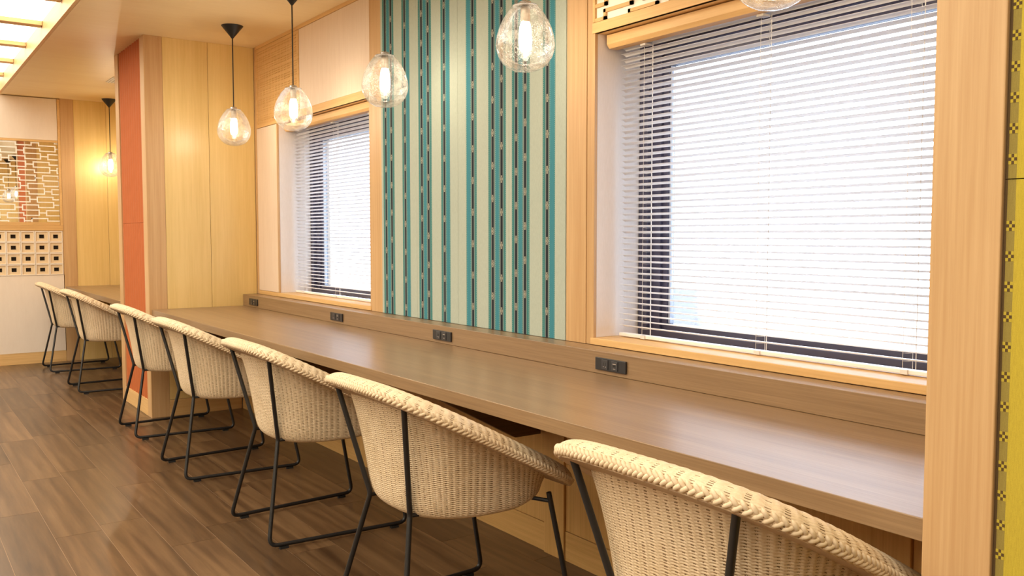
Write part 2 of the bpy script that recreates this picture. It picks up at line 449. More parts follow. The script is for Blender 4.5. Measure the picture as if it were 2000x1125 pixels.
# textile panel: four boards of striped cloth with ikat motifs
tp = thing('textile_wall_panel', 'tall turquoise and black striped ikat textile panel between the two windows', 'panel', (XW, 3.4, ZL))
PAT = [('p', .020), ('t', .004), ('d', .0016), ('t', .0114), ('g', .006), ('k', .015), ('g', .006), ('t', .003), ('d', .0016), ('b', .0248), ('d', .0016), ('t', .003), ('g', .008),
       ('k', .015), ('g', .005), ('t', .0134), ('d', .0016), ('t', .004), ('p', .086), ('t', .004), ('d', .0016), ('t', .0114), ('g', .006), ('k', .014),
       ('g', .006), ('t', .003), ('d', .0016), ('b', .0288), ('d', .0016), ('t', .003), ('p', .066)]
tot = sum(q[1] for q in PAT)
MI = {'p': 0, 't': 1, 'd': 2, 'b': 3, 'g': 4, 'k': 5}
bounds = [4.176, 3.805, 3.427, 3.026, 2.650]
for bi in range(4):
    ya, yb = bounds[bi]-.0006, bounds[bi+1]+.0006
    pat = PAT[::-1] if bi == 2 else PAT
    s = (ya-yb)/tot; mb = MB(); y = ya; kn = 0
    xf = XW-.006
    mb.box(xf+.0004, XW+.0118, yb, ya, ZL+.001, ZCEIL-.002, 0)
    for ty, wd in pat:
        y2 = y-wd*s
        mb.add([(xf, y, ZL+.001), (xf, y2, ZL+.001), (xf, y2, ZCEIL-.002), (xf, y, ZCEIL-.002)], [(0, 3, 2, 1)], MI[ty])
        if ty == 'k':
            ym = (y+y2)/2; zz = ZL+(.05, .105, .045)[kn % 3]+.02*bi; kn += 1
            xm = xf-.0005; h = .0155; hw = .0072*s
            while zz < ZCEIL-.03:
                if zz > ZL+.02:
                    for sx in (-1, 1):
                        for sz in (-1, 1):
                            # four curved prongs meeting in a small open lozenge
                            pts = [(0.10, .02), (.62, .42), (.30, .62), (.42, 1.0)]
                            for (a, b), (c, d) in zip(pts, pts[1:]):
                                q = .0013
                                mb.add([(xm, ym+sx*a*hw-q, zz+sz*b*h), (xm, ym+sx*a*hw+q, zz+sz*b*h), (xm, ym+sx*c*hw+q, zz+sz*d*h), (xm, ym+sx*c*hw-q, zz+sz*d*h)], [(0, 1, 2, 3)], 6)
                        mb.add([(xm, ym+sx*hw*.95-.0010, zz-.004), (xm, ym+sx*hw*.95+.0010, zz-.004), (xm, ym+sx*hw*.95+.0010, zz+.004), (xm, ym+sx*hw*.95-.0010, zz+.004)], [(0, 1, 2, 3)], 6)
                zz += .1395
        y = y2
    mb.v = [(a-XW, b-3.4, c-ZL) for a, b, c in mb.v]
    obj('textile_board', mb, [M['c_pale'], M['c_teal'], M['c_dot'], M['c_bright'], M['c_grey'], M['c_black'], M['c_motif']], tp)

# ------------------------------------------------------------------ windows and blinds
def window(num, y0, y1, label):
    wn = thing('window_%d' % num, label, 'window', (XW, (y0+y1)/2, ZW0), None, 'structure')
    B = lambda n, mt, *a, **k: bx(n, M[mt], *a, parent=wn, **k)
    B('sill', 'rail', XW-.008, 2.372, y0, y1, ZL+.001, ZW0, bevel=.002)
    B('head_lining', 'rail', XW-.004, 2.372, y0+.012, y1-.012, ZW1, ZW1+.018)
    B('reveal_lining', 'lining', XW+.011, 2.372, y1-.012, y1, ZW0, ZW1)
    B('reveal_lining', 'lining', XW+.011, 2.372, y0, y0+.012, ZW0, ZW1)
    B('jamb_edge', 'stile', XW-.003, XW+.0105, y1-.0125, y1-.0005, ZW0, ZW1)
    B('jamb_edge', 'stile', XW-.003, XW+.0105, y0+.0005, y0+.0125, ZW0, ZW1)
    a, b, c, d = y0+.012, y1-.012, ZW0, ZW1
    xf = 2.374
    # outer frame, then the sash set a little behind it
    B('frame_jamb', 'glare_navy', xf, xf+.10, b-.045, b, c, d); B('frame_jamb', 'glare_navy', xf, xf+.10, a, a+.045, c, d)
    B('frame_rail', 'glare_navy', xf, xf+.10, a+.045, b-.045, c, c+.022); B('frame_rail', 'glare_navy', xf, xf+.10, a+.045, b-.045, d-.05, d)
    x2 = xf+.02
    B('sash_stile', 'glare_navy', x2, x2+.05, b-.094, b-.046, c+.023, d-.051); B('sash_stile', 'glare_navy', x2+.012, x2+.05, b-.120, b-.095, c+.023, d-.051)
    B('sash_stile', 'glare_navy', x2, x2+.05, a+.046, a+.12, c+.023, d-.051)
    B('sash_rail', 'glare_navy', x2, x2+.05, a+.121, b-.121, c+.023, c+.047); B('sash_rail', 'glare_navy', x2, x2+.05, a+.121, b-.121, d-.105, d-.051)
    B('glazing_bead', 'bead', x2+.02, x2+.04, b-.129, b-.1205, c+.048, d-.106)
    B('pane', 'glass', x2+.028, x2+.032, a+.121, b-.130, c+.048, d-.106, bevel=0)
    return wn
window(1, *W1, 'large near window with dark frame above the power ledge')
window(2, *W2, 'smaller-looking far window left of the striped textile')

slat_prof = []
SW = .0128
def slat_mesh(y0, y1):
    mb = MB(); n = 6
    top = [(-SW+2*SW*i/n, .0030*(1-((-1+2*i/n)**2))) for i in range(n+1)]
    tilt = math.radians(-15)
    top = [(a*math.cos(tilt)-b*math.sin(tilt), a*math.sin(tilt)+b*math.cos(tilt)) for a, b in top]
    poly = top+[(a, b-.0005) for a, b in top[::-1]]
    mb.prism(poly, 'y', y0, y1); mb.sm = True
    return mb.mesh('slat', [M['slat']])
def blind(y0, y1, label):
    yc = (y0+y1)/2; xb = 2.262
    t = thing('venetian_blind', label, 'blind', (xb, yc, ZW0+.004))
    z0 = ZW0+.004
    L = (y1-y0)/2
    hr = MB().prism([(-.072, 1.888+.014-z0), (-.060, 1.888-z0), (-.022, 1.888-z0), (-.022, 1.936-z0), (-.072, 1.936-z0)], 'y', -L, L)
    h = obj('valance', hr, M['rail'], t, .001); h['label'] = 'pale wood-look valance with chamfered lower edge'
    rail = MB().box(-.020, .014, -L+.01, L-.01, 1.905-z0, 1.936-z0); obj('headrail', rail, M['clear_plastic'], t, .001)
    sm = slat_mesh(-L+.012, L-.012)
    z = .868; i = 0
    while z < 1.893:
        o = link('slat', sm, t, (0, 0, z-z0)); o.rotation_euler = (0, math.radians(random.uniform(-1.6, 1.6)), 0)
        z += .0217+ (0.0 if i != 7 else .002); i += 1
    br = MB().box(-.0125, .0125, -L+.012, L-.012, .0, .012); obj('bottom_rail', br, M['slat'], t, .002)
    for fy in (.52, .005, -.49):
        cd = MB()
        for xx, dy in ((-.0142, 0), (.0142, -.012)):
            cd.tube([(xx, fy+dy, .006), (xx, fy+dy, 1.905-z0)], .0006, 5)
        cd.tube([(-.001, fy-.030, .006), (-.001, fy-.030, 1.905-z0)], .0011, 5)
        zz = .868
        while zz < 1.893:
            cd.tube([(-.0142, fy, zz-z0-.003), (0, fy-.006, zz-z0-.0045), (.0142, fy-.012, zz-z0-.004)], .0005, 4); zz += .0217
        obj('ladder_cord', cd, M['cord_white'], t)
        obj('cord_clip', MB().box(-.018, .006, fy-.016, fy+.006, -.001, .0125), M['clear_plastic'], t, .001)
        obj('cord_clip', MB().box(-.030, .004, fy-.020, fy+.006, 1.880-z0, 1.8875-z0), M['clear_plastic'], t, .001)
    return t
blind(W1[0]+.028, W1[1]-.028, 'white venetian blind hanging in the large near window')
blind(W2[0]+.028, W2[1]-.028, 'white venetian blind hanging in the far window by the lattice corner')

# ------------------------------------------------------------------ partition with the terracotta end
XE = 1.425
wm = thing('wall_middle', 'golden timber partition with ribbed terracotta end between the two bays', 'wall', (XE, YP0, 0), None, 'structure')
def pbox(name, mat, *a, bevel=.0012): return bx(name, mat, *a, parent=wm, bevel=bevel)
pbox('core', M['plaster'], XE+.03, XW+.012, YP0+.012, YP1-.012, 0, ZCEIL, bevel=0)
pbox('upright', M['stile'], XE, XE+.115, YP0, YP0+.011, 0, ZCEIL)
pbox('upright', M['stile'], XE, XE+.115, YP1-.011, YP1, 0, ZCEIL)
pbox('upright', M['stile'], XE, XE+.029, YP0+.012, YP0+.105, 0, ZCEIL)
pbox('upright', M['stile'], XE, XE+.029, YP1-.105, YP1-.012, 0, ZCEIL)
pbox('bottom_rail', M['rail'], XE, XE+.029, YP0+.106, YP1-.106, 0, .108)
def ribbed(z0, z1):
    mb = MB(); ya, yb = YP0+.106, YP1-.106; n = 10; seg = 8; pts = []
    for i in range(n):
        for j in range(seg):
            q = j/seg; yy = ya+(yb-ya)*(i+q)/n
            pts.append((yy, XE+.012-.0075*math.sin(PI*q)**.7))
    pts.append((yb, XE+.012))
    poly = [(x, y) for y, x in pts]+[(XE+.028, yb), (XE+.028, ya)]
    mb.prism(poly, 'z', z0, z1); mb.v = [(x-XE, y-YP0, z) for x, y, z in mb.v]
    mb.sm = True
    o = obj('ribbed_panel', mb, M['red'], wm); o['label'] = 'terracotta ribbed panel'
ribbed(.109, 1.2915); ribbed(1.293, ZCEIL)
for a, b in ((XE+.116, 1.832), (1.834, XW-.003)):
    pbox('veneer_panel', M['gold'], a, b, YP0+.001, YP0+.0115, .112 if b < 2.04 else .112, ZCEIL)
    pbox('veneer_panel', M['gold'], a, b, YP1-.0115, YP1-.001, .112, ZCEIL)
pbox('baseboard', M['rail_x'], XE+.116, 2.024, YP0-.001, YP0+.0115, 0, .110)
pbox('baseboard', M['rail_x'], XE+.116, 2.024, YP1-.0115, YP1+.001, 0, .110)

# ------------------------------------------------------------------ near partition with the mustard end
YN0, YN1 = -.07, .80
wn_ = thing('wall_near', 'near partition end with wide pine upright and mustard yellow textile boards', 'wall', (1.43, YN0, 0), None, 'structure')
def nbox(name, mat, *a, bevel=.0012): return bx(name, mat, *a, parent=wn_, bevel=bevel)
nbox('core', M['plaster'], 1.462, XW+.012, YN0+.012, YN1-.012, 0, ZCEIL, bevel=0)
nbox('upright', M['stile'], 1.43, 1.461, .686, .800, 0, ZCEIL, bevel=.002)
nbox('upright', M['stile'], 1.43, 1.461, YN0, YN0+.10, 0, ZCEIL)
nbox('veneer_panel', M['gold'], 1.462, XW-.002, YN1-.0115, YN1-.001, 0, ZCEIL)
nbox('veneer_panel', M['gold'], 1.462, XW-.002, YN0+.001, YN0+.0115, 0, ZCEIL)
def mustard(z0, z1):
    mb = MB(); xf = 1.437
    ya, yb = .6845, YN0+.101
    mb.box(xf+.0004, 1.461, yb, ya, z0, z1, 2)
    for a, b, q in ((ya, ya-.004, 2), (ya-.004, ya-.0165, 1), (ya-.0165, yb, 0)):
        mb.add([(xf, a, z0), (xf, b, z0), (xf, b, z1), (xf, a, z1)], [(0, 3, 2, 1)], q)
    zz = z0+.03; cs = .0042; xm = xf-.0004
    while zz < z1-.03:
        # a little woven checker star: four dark squares round a pale one
        for dy, dz, q in ((0, 0, 3), (1, 0, 2), (-1, 0, 2), (0, 1, 2), (0, -1, 2), (1, 1, 3), (-1, 1, 3), (1, -1, 3), (-1, -1, 3)):
            yc, zc2 = ya-.0102-dy*cs, zz+dz*cs*1.25
            mb.add([(xm, yc-cs/2, zc2-cs*.62), (xm, yc+cs/2, zc2-cs*.62), (xm, yc+cs/2, zc2+cs*.62), (xm, yc-cs/2, zc2+cs*.62)], [(0, 1, 2, 3)], q)
        zz += .0475
    mb.v = [(x-1.43, y-YN0, z) for x, y, z in mb.v]
    o = obj('textile_board', mb, [M['y_field'], M['y_band'], M['y_dark'], M['y_field']], wn_); o['label'] = 'mustard yellow textile board with checker-star selvedge'
mustard(.002, 1.2915); mustard(1.293, ZCEIL)

# ------------------------------------------------------------------ far wall
wf = thing('wall_far', 'far end wall with white boards beside the golden bay', 'wall', (1.2, YF, 0), None, 'structure')
def fbox(name, mat, *a, bevel=.0012): return bx(name, mat, *a, parent=wf, bevel=bevel)
fbox('core', M['plaster'], -4.2, XW+.4, YF+.03, YF+.25, 0, 2.66, bevel=0)
fbox('upright', M['stile'], 1.430, 1.545, YF-.002, YF+.029, 0, ZCEIL)
for a, b in ((1.546, 1.832), (1.834, XW-.001)): fbox('veneer_panel', M['gold'], a, b, YF, YF+.029, 0, ZCEIL)
XM0, XM1 = .62, 1.403
fbox('frame_upright', M['rail'], 1.405, 1.4285, YF-.004, YF+.029, 1.304, ZCEIL-.008)
fbox('frame_upright', M['rail'], XM0-.024, XM0-.002, YF-.004, YF+.029, 1.304, ZCEIL-.008)
fbox('white_board', M['white_board'], XM0, XM1, YF, YF+.029, 2.104, ZCEIL-.008)
fbox('frame_rail', M['rail_x'], XM0, XM1, YF-.004, YF+.029, 2.082, 2.103)
fbox('ledge_rail', M['rail_x'], -.9, 1.4285, YF-.006, YF+.029, 1.252, 1.303)
fbox('white_board', M['white_board'], -.9, 1.424, YF, YF+.029, .106, .832)
fbox('baseboard', M['rail_x'], -.9, 1.428, YF-.002, YF+.029, 0, .105)
fbox('white_board', M['white_board'], -.9, XM0-.025, YF, YF+.029, 1.304, ZCEIL-.008)
fbox('plain_side', M['cream_paint'], -4.2, -.901, YF, YF+.029, 0, ZCEIL, bevel=0)
fbox('edge_strip', M['stile'], 1.424, 1.4292, YF-.001, YF+.029, .833, 1.2515)
# mirror with etched lines
mi = thing('wall_mirror', 'mirror etched with white meander lines on the far wall', 'mirror', (1.0, YF, 1.304))
bx('glass', M['mirror'], XM0, XM1, YF+.004, YF+.029, 1.332, 2.081, mi, 0)
bx('bottom_frame', M['rail_x'], XM0, XM1, YF-.004, YF+.029, 1.304, 1.3315, mi)
em = MB()
for a0, a1, b0, b1 in fret(XM0, XM1, 1.333, 2.080, (1.318, 1.9695), .00083, .0105):
    em.box(a0, a1, YF+.0024+random.random()*.0002, YF+.0039, b0, b1)
em.v = [(a-1.0, b-YF, c-1.304) for a, b, c in em.v]
tag(obj('etched_line', em, M['etched'], mi), kind='stuff')
# breeze blocks
bb = link('breeze_block_screen', None, wf, (1.1-1.2, 0, .833)); bb['label'] = 'band of pierced cream blocks'
BW, BH = .1183, .1042
bm_ = MB()
fx, fz, hx, hz = BW/2-.001, BH/2-.001, .0215, .0180
gx, gz = fx-.008, fz-.008
def ring(x, z, y): return [(-x, y, -z), (x, y, -z), (x, y, z), (-x, y, z)]
R = [ring(fx, fz, .028), ring(fx, fz, -.004), ring(gx, gz, -.004), ring(gx-.002, gz-.002, .004), ring(hx, hz, .004), ring(hx, hz, .027)]
vs = [p for r in R for p in r]
for i in range(5):
    fs = [(i*4+j, i*4+(j+1) % 4, (i+1)*4+(j+1) % 4, (i+1)*4+j) for j in range(4)]
    bm_.add(vs if i == 0 else [], [], 0)
    bm_.f += fs; bm_.mi += [1 if i in (0, 1) else 0]*4
bme = bm_.mesh('block', [M['block'], M['mortar']])
for r in range(4):
    for c_ in range(7):
        o = link('block', bme, bb, (1.423-BW*(c_+.5)-1.1, 0, BH*(r+.5)))
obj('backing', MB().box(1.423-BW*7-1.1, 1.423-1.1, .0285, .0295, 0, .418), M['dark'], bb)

# ------------------------------------------------------------------ ceiling and the rest of the shell
ce = thing('ceiling', 'golden veneer ceiling over the counter', 'ceiling', (1.5, 3.0, ZCEIL), None, 'structure')
def cbox(name, mat, *a, bevel=0): return bx(name, mat, *a, parent=ce, bevel=bevel)
XLB = .945
cbox('soffit', M['gold_ceiling'], XLB, XW+.012, -4.2, YF+.03, ZCEIL, ZCEIL+.06)
cbox('soffit', M['gold_ceiling'], -4.2, -3.45, -4.2, YF+.03, ZCEIL, ZCEIL+.06)
cbox('soffit', M['gold_ceiling'], -3.45, XLB, -4.2, -1.2, ZCEIL, ZCEIL+.06)
cbox('roof_slab', M['plaster'], -4.2, XW+.4, -4.2, 9.7, 2.662, 2.76)
wl = bx('wall_left', M['cream_paint'], -4.3, -4.2, -4.2, 9.7, 0, 2.66, None, 0); tag(wl, 'plain cream wall at the far left of the room', 'wall', None, 'structure')
wb = bx('wall_back', M['cream_paint'], -4.2, 2.5, -4.3, -4.2, 0, 2.66, None, 0); tag(wb, 'plain cream wall behind the camera', 'wall', None, 'structure')
tag(obj('plank_field', rest, M['plank'], fl), kind='stuff')
gr = bx('outside_ground', plain('asphalt', (.15, .15, .155, 1), .9), 2.6, 60, -40, 50, -3.2, -3.0, None, 0)  # ground plane added to dim the light under the blind slats
tag(gr, 'grey ground outside below the windows, added to dim light from below', 'ground', None, 'structure')
# luminous ceiling, its unseen left part widened to add fill light
lb = thing('luminous_ceiling', 'recessed luminous ceiling of glowing panels between timber bars, widened out of view for fill light', 'ceiling light', (-1.25, 4.0, ZCEIL))
LB = lambda n, mt, *a, **k: bx(n, M[mt], *a, parent=lb, **k)
LB('side_board', 'rail', XLB-.022, XLB-.001, -1.2, YF-.001, ZCEIL, 2.658); LB('side_board', 'rail', -3.449, -3.428, -1.2, YF-.001, ZCEIL, 2.658)
LB('end_board', 'rail_x', -3.427, XLB-.023, -1.199, -1.178, ZCEIL, 2.658)
yb0 = -1.177; bars = [y for y in [6.67-.79*k for k in range(9, -1, -1)]+[7.46, 8.20, 8.92] if y > -1]
prev = yb0
for yb in bars+[None]:
    e = (yb-.045) if yb is not None else YF-.003
    LB('light_panel', 'box', -3.426, XLB-.024, prev, e, 2.618, 2.628, bevel=0)
    if yb is not None:
        LB('crossbar', 'rail_x', -3.426, XLB-.024, yb-.044, yb+.044, 2.590, 2.640); prev = yb+.045
# small ceiling vent
vt = thing('ceiling_vent', 'small white air vent in the ceiling beyond the terracotta partition', 'vent', (1.67, 7.98, ZCEIL))
obj('frame', MB().box(-.075, .075, -.14, .14, -.006, 0), M['vent'], vt, .001)
for q in range(5): obj('louvre', MB().box(-.06+.024*q, -.052+.024*q, -.125, .125, -.012, -.0061), M['vent'], vt)

# ------------------------------------------------------------------ counters
def counter(y0, y1, label, brs):
    t = thing('counter', label, 'counter', (XC, (y0+y1)/2, ZC-.041))
    bx('worktop', M['counter'], XC, XW-.003, y0, y1, ZC-.041, ZC, t, .0015)
    px, py, pz = t.location
    for yb in brs:
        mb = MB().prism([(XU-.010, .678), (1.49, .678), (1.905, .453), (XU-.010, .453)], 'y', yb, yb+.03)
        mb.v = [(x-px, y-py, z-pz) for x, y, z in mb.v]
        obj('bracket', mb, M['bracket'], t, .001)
    return t
counter(.803, YP0-.002, 'long grey-brown oak counter running under both windows', [2.645, 4.245, 5.42])
counter(YP1+.003, YF-.003, 'grey-brown oak counter in the bay beyond the terracotta partition', [8.13])
lg = bx('power_ledge', M['counter'], 2.045, XW-.0065, .803, YP0-.003, ZC+.0008, ZL-.0005, None, .0015)
tag(lg, 'low oak upstand ledge along the wall at the back of the long counter', 'ledge')
lg2 = bx('power_ledge', M['counter'], 2.045, XW-.0065, YP1+.004, YF-.004, ZC+.0008, ZL-.0005, None, .0015)
tag(lg2, 'oak upstand ledge at the back of the far bay counter', 'ledge')

def outlet(y, label):
    t = thing('power_outlet', label, 'outlet', (2.045, y, .757), 'black outlets in the counter upstand')
    o = obj('cover_plate', MB().box(-.008, -.0002, -.078, .078, -.0215, .0215), M['plastic'], t, .0015)
    for k, yy in enumerate((.026, -.024)):
        s_ = obj('socket', MB().box(-.0105, -.008, yy-.016, yy+.016, -.0165, .0165), M['socket_face'], t, .001)
        s_['label'] = ('two-slot mains socket', 'charging port socket')[k]
        sl = MB()
        if k == 0:
            sl.box(-.0108, -.0104, yy+.004, yy+.0065, -.004, .007); sl.box(-.0108, -.0104, yy-.0065, yy-.004, -.004, .007)
            ct = MB().box(-.0109, -.0104, yy+.003, yy+.008, -.0085, -.0070).box(-.0109, -.0104, yy-.008, yy-.003, -.0085, -.0070)
        else:
            sl.box(-.0108, -.0104, yy-.006, yy+.006, -.003, .003)
            ct = MB().box(-.0109, -.0104, yy-.008, yy+.008, .0055, .0085).box(-.0109, -.0104, yy-.006, yy+.006, -.0105, -.0090)
        obj('slot', sl, M['slot'], s_); obj('contact', ct, M['contact'], s_)
outlet(5.865, 'black power outlet in the upstand nearest the partition corner')
outlet(4.528, 'black power outlet in the upstand below the far window')
outlet(3.399, 'black power outlet in the upstand below the striped textile')
outlet(2.272, 'black power outlet in the upstand below the near window')

# ------------------------------------------------------------------ pendants
def pendant_meshes():
    P = {}
    P['canopy'] = MB().lathe([(.0045, -.078), (.012, -.068), (.064, -.004), (.066, 0)], 0, 0, 0, 32)
    P['cord'] = MB().tube([(0, 0, -.505), (0, 0, -.30), (0, 0, -.077)], .0036, 8)
    # egg-shaped shade hung below; z relative to ceiling
    z0 = 1.764-ZCEIL
    egg = [(.0015, 0), (.022, .0012), (.043, .0062), (.063, .016), (.080, .031), (.092, .050), (.0995, .073), (.1018, .094), (.0985, .120), (.0905, .147), (.078, .174), (.063, .199), (.050, .215), (.043, .221)]
    P['shade'] = MB().lathe(egg, 0, 0, z0, 40, caps=False)
    P['cap'] = MB().lathe([(.043, .2212), (.0445, .2228), (.042, .2248), (.022, .2262), (.020, .236), (.012, .241), (.005, .242)], 0, 0, z0, 32)
    P['holder'] = MB().lathe([(.0155, .168), (.0165, .170), (.0165, .212), (.012, .2210)], 0, 0, z0, 24)
    P['filament'] = MB().lathe([(.002, .085), (.0062, .088), (.0062, .146), (.002, .149)], 0, 0, z0, 12)
    P['bulb'] = MB().lathe([(.003, .0655), (.009, .0668), (.014, .0700), (.0180, .0750), (.0208, .0825), (.0222, .0920), (.0226, .1030), (.0222, .1200), (.0212, .1380), (.0192, .1520), (.0165, .1620), (.0145, .1675)], 0, 0, z0, 20)
    return P
PM = pendant_meshes()
def make_pendant():
    t = thing('pendant_lamp', '', 'lamp', (1.82, 5.53, ZCEIL), 'seeded glass pendants over the counters')
    obj('canopy', PM['canopy'], M['black'], t); obj('cord', PM['cord'], M['cord_black'], t)
    obj('shade', PM['shade'], M['shade'], t); cp_ = obj('cap', PM['cap'], M['cap'], t)
    obj('holder', PM['holder'], M['brass'], t); b_ = obj('bulb', PM['bulb'], M['bulb'], t); obj('filament', PM['filament'], M['lamp'], b_)
    return t
pl = [(5.53, 'glass pendant lamp hanging just before the golden partition wall, whole with its black cone'),
      (4.557, 'glass pendant lamp hanging in front of the pale panel above the far window'),
      (3.505, 'glass pendant lamp overlapping the left edge of the striped textile'),
      (2.472, 'glass pendant lamp in front of the middle of the striped textile'),
      (1.44, 'glass pendant lamp cropped by the top edge before the near blind'),
      (9.149, 'small-looking glass pendant lamp in the far bay beside the terracotta panel'),
      (8.12, 'glass pendant lamp hidden in the far bay behind the partition')]
p0 = make_pendant()
for i, (y, lab) in enumerate(pl):
    o = p0 if i == 0 else copy_tree(p0)
    o.location = (1.82, y, ZCEIL); o['label'] = lab

# ------------------------------------------------------------------ chairs
def grid_mesh(name, P, closed_u, mats, flip=False, gap=None):
    nu, nv = P.shape[:2]
    me = bpy.data.meshes.new(name)
    vs = P.reshape(-1, 3).astype(np.float32)
    iu = np.arange(nu if closed_u else nu-1); iv = np.arange(nv-1)
    A, B = np.meshgrid(iu, iv, indexing='ij'); A2 = (A+1) % nu
    q = np.stack([A*nv+B, A2*nv+B, A2*nv+B+1, A*nv+B+1], -1).reshape(-1, 4)
    if flip: q = q[:, ::-1]
    me.vertices.add(len(vs)); me.vertices.foreach_set('co', vs.ravel())
    me.loops.add(q.size); me.loops.foreach_set('vertex_index', q.ravel().astype(np.int32))
    me.polygons.add(len(q)); me.polygons.foreach_set('loop_start', np.arange(0, q.size, 4, dtype=np.int32))
    me.polygons.foreach_set('use_smooth', np.ones(len(q), bool))
    if gap is not None: me.polygons.foreach_set('material_index', gap[:nu if closed_u else nu-1, :nv-1].astype(np.int32).ravel())
    for k in mats: me.materials.append(k)
    me.update(); me.validate()
    return me
RIM_C, RIM_AX, RIM_AY = .257, .284, .298      # oval of the rim, chair coordinates: x forward, y left
RIM_ZB, RIM_ZF = .752, .452
def sup(t, e):
    c, s_ = np.cos(t), np.sin(t)
    return np.sign(c)*np.abs(c)**(2/e), np.sign(s_)*np.abs(s_)**(2/e)
def rim_curve(n):
    t = np.linspace(0, 2*PI, 4001)
    def pos(t):
        a, b = sup(t, 3.3)
        x = RIM_C-RIM_AX*a; y = RIM_AY*b
        f = (x-(RIM_C-RIM_AX))/(2*RIM_AX)
        z = RIM_ZB+(RIM_ZF-RIM_ZB)*(f+.10*np.sin(PI*f)*(1-f)*0)
        return np.stack([x, y, z], -1)
    p = pos(t); d = np.concatenate([[0], np.cumsum(np.linalg.norm(np.diff(p, axis=0), axis=1))])
    q = np.interp(np.arange(n)/n*d[-1], d, t)
    return pos(q), d[-1]
def rim_frames(n):
    p, L = rim_curve(n)
    tan = np.roll(p, -1, 0)-np.roll(p, 1, 0); tan /= np.linalg.norm(tan, axis=1)[:, None]
    sl = (RIM_ZF-RIM_ZB)/(2*RIM_AX); upv = np.array([-sl, 0, 1.0]); upv /= np.linalg.norm(upv)
    nrm = np.cross(tan, upv); nrm /= np.linalg.norm(nrm, axis=1)[:, None]
    c = p.mean(0)
    if ((p-c)*nrm).sum() < 0: nrm = -nrm
    return p, nrm, np.broadcast_to(upv, p.shape), L
def normals_of(P, closed):
    du = np.roll(P, -1, 0)-np.roll(P, 1, 0)
    if not closed: du[0] = P[1]-P[0]; du[-1] = P[-1]-P[-2]
    dv = np.gradient(P, axis=1); n = np.cross(du, dv); n /= (np.linalg.norm(n, axis=2)[..., None]+1e-9)
    return n
STAKES = 80; PITCH = .0062
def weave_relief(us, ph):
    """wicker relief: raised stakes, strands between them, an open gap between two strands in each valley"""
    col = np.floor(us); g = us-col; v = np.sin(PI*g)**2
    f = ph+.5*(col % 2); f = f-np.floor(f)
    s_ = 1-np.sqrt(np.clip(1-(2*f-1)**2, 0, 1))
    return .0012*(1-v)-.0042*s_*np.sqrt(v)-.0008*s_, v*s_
def shell(inset, nu, nv, weave, flipn):
    p, nrm, upv, L = rim_frames(nu)
    top = p-nrm*(.024+inset)-upv*.010
    ang = np.arctan2(top[:, 1]/.272, -(top[:, 0]-RIM_C)/.258)
    a, b = sup(ang, 2.6)
    bx_ = .292-(.224-inset)*a
    bot = np.stack([bx_, (.222-inset)*b, .390+inset*.6+.030*np.clip((bx_-.34)/.18, 0, 1)**1.4], -1)
    v = np.linspace(0, 1, nv)
    h = .46*(1-(1-v)**1.9)+.16*v+.38*(1-np.sqrt(np.clip(1-v**10.0, 0, 1)))
    zf = np.where(v < 1, 1-(1-v)*1.0, 1)
    P = np.empty((nu, nv, 3))
    P[..., :2] = top[:, None, :2]+(bot-top)[:, None, :2]*h[None, :, None]
    P[..., 2] = top[:, None, 2]+(bot-top)[:, None, 2]*zf[None, :]
    n = normals_of(P, True)
    c = np.array([RIM_C, 0, .55])
    if ((P-c)*n).sum() < 0: n = -n
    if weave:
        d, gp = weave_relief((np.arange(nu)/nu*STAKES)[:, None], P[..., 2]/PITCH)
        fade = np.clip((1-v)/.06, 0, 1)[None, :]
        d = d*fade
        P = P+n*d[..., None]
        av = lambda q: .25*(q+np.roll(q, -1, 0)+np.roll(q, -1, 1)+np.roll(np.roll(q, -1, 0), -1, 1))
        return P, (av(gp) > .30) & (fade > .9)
    return P
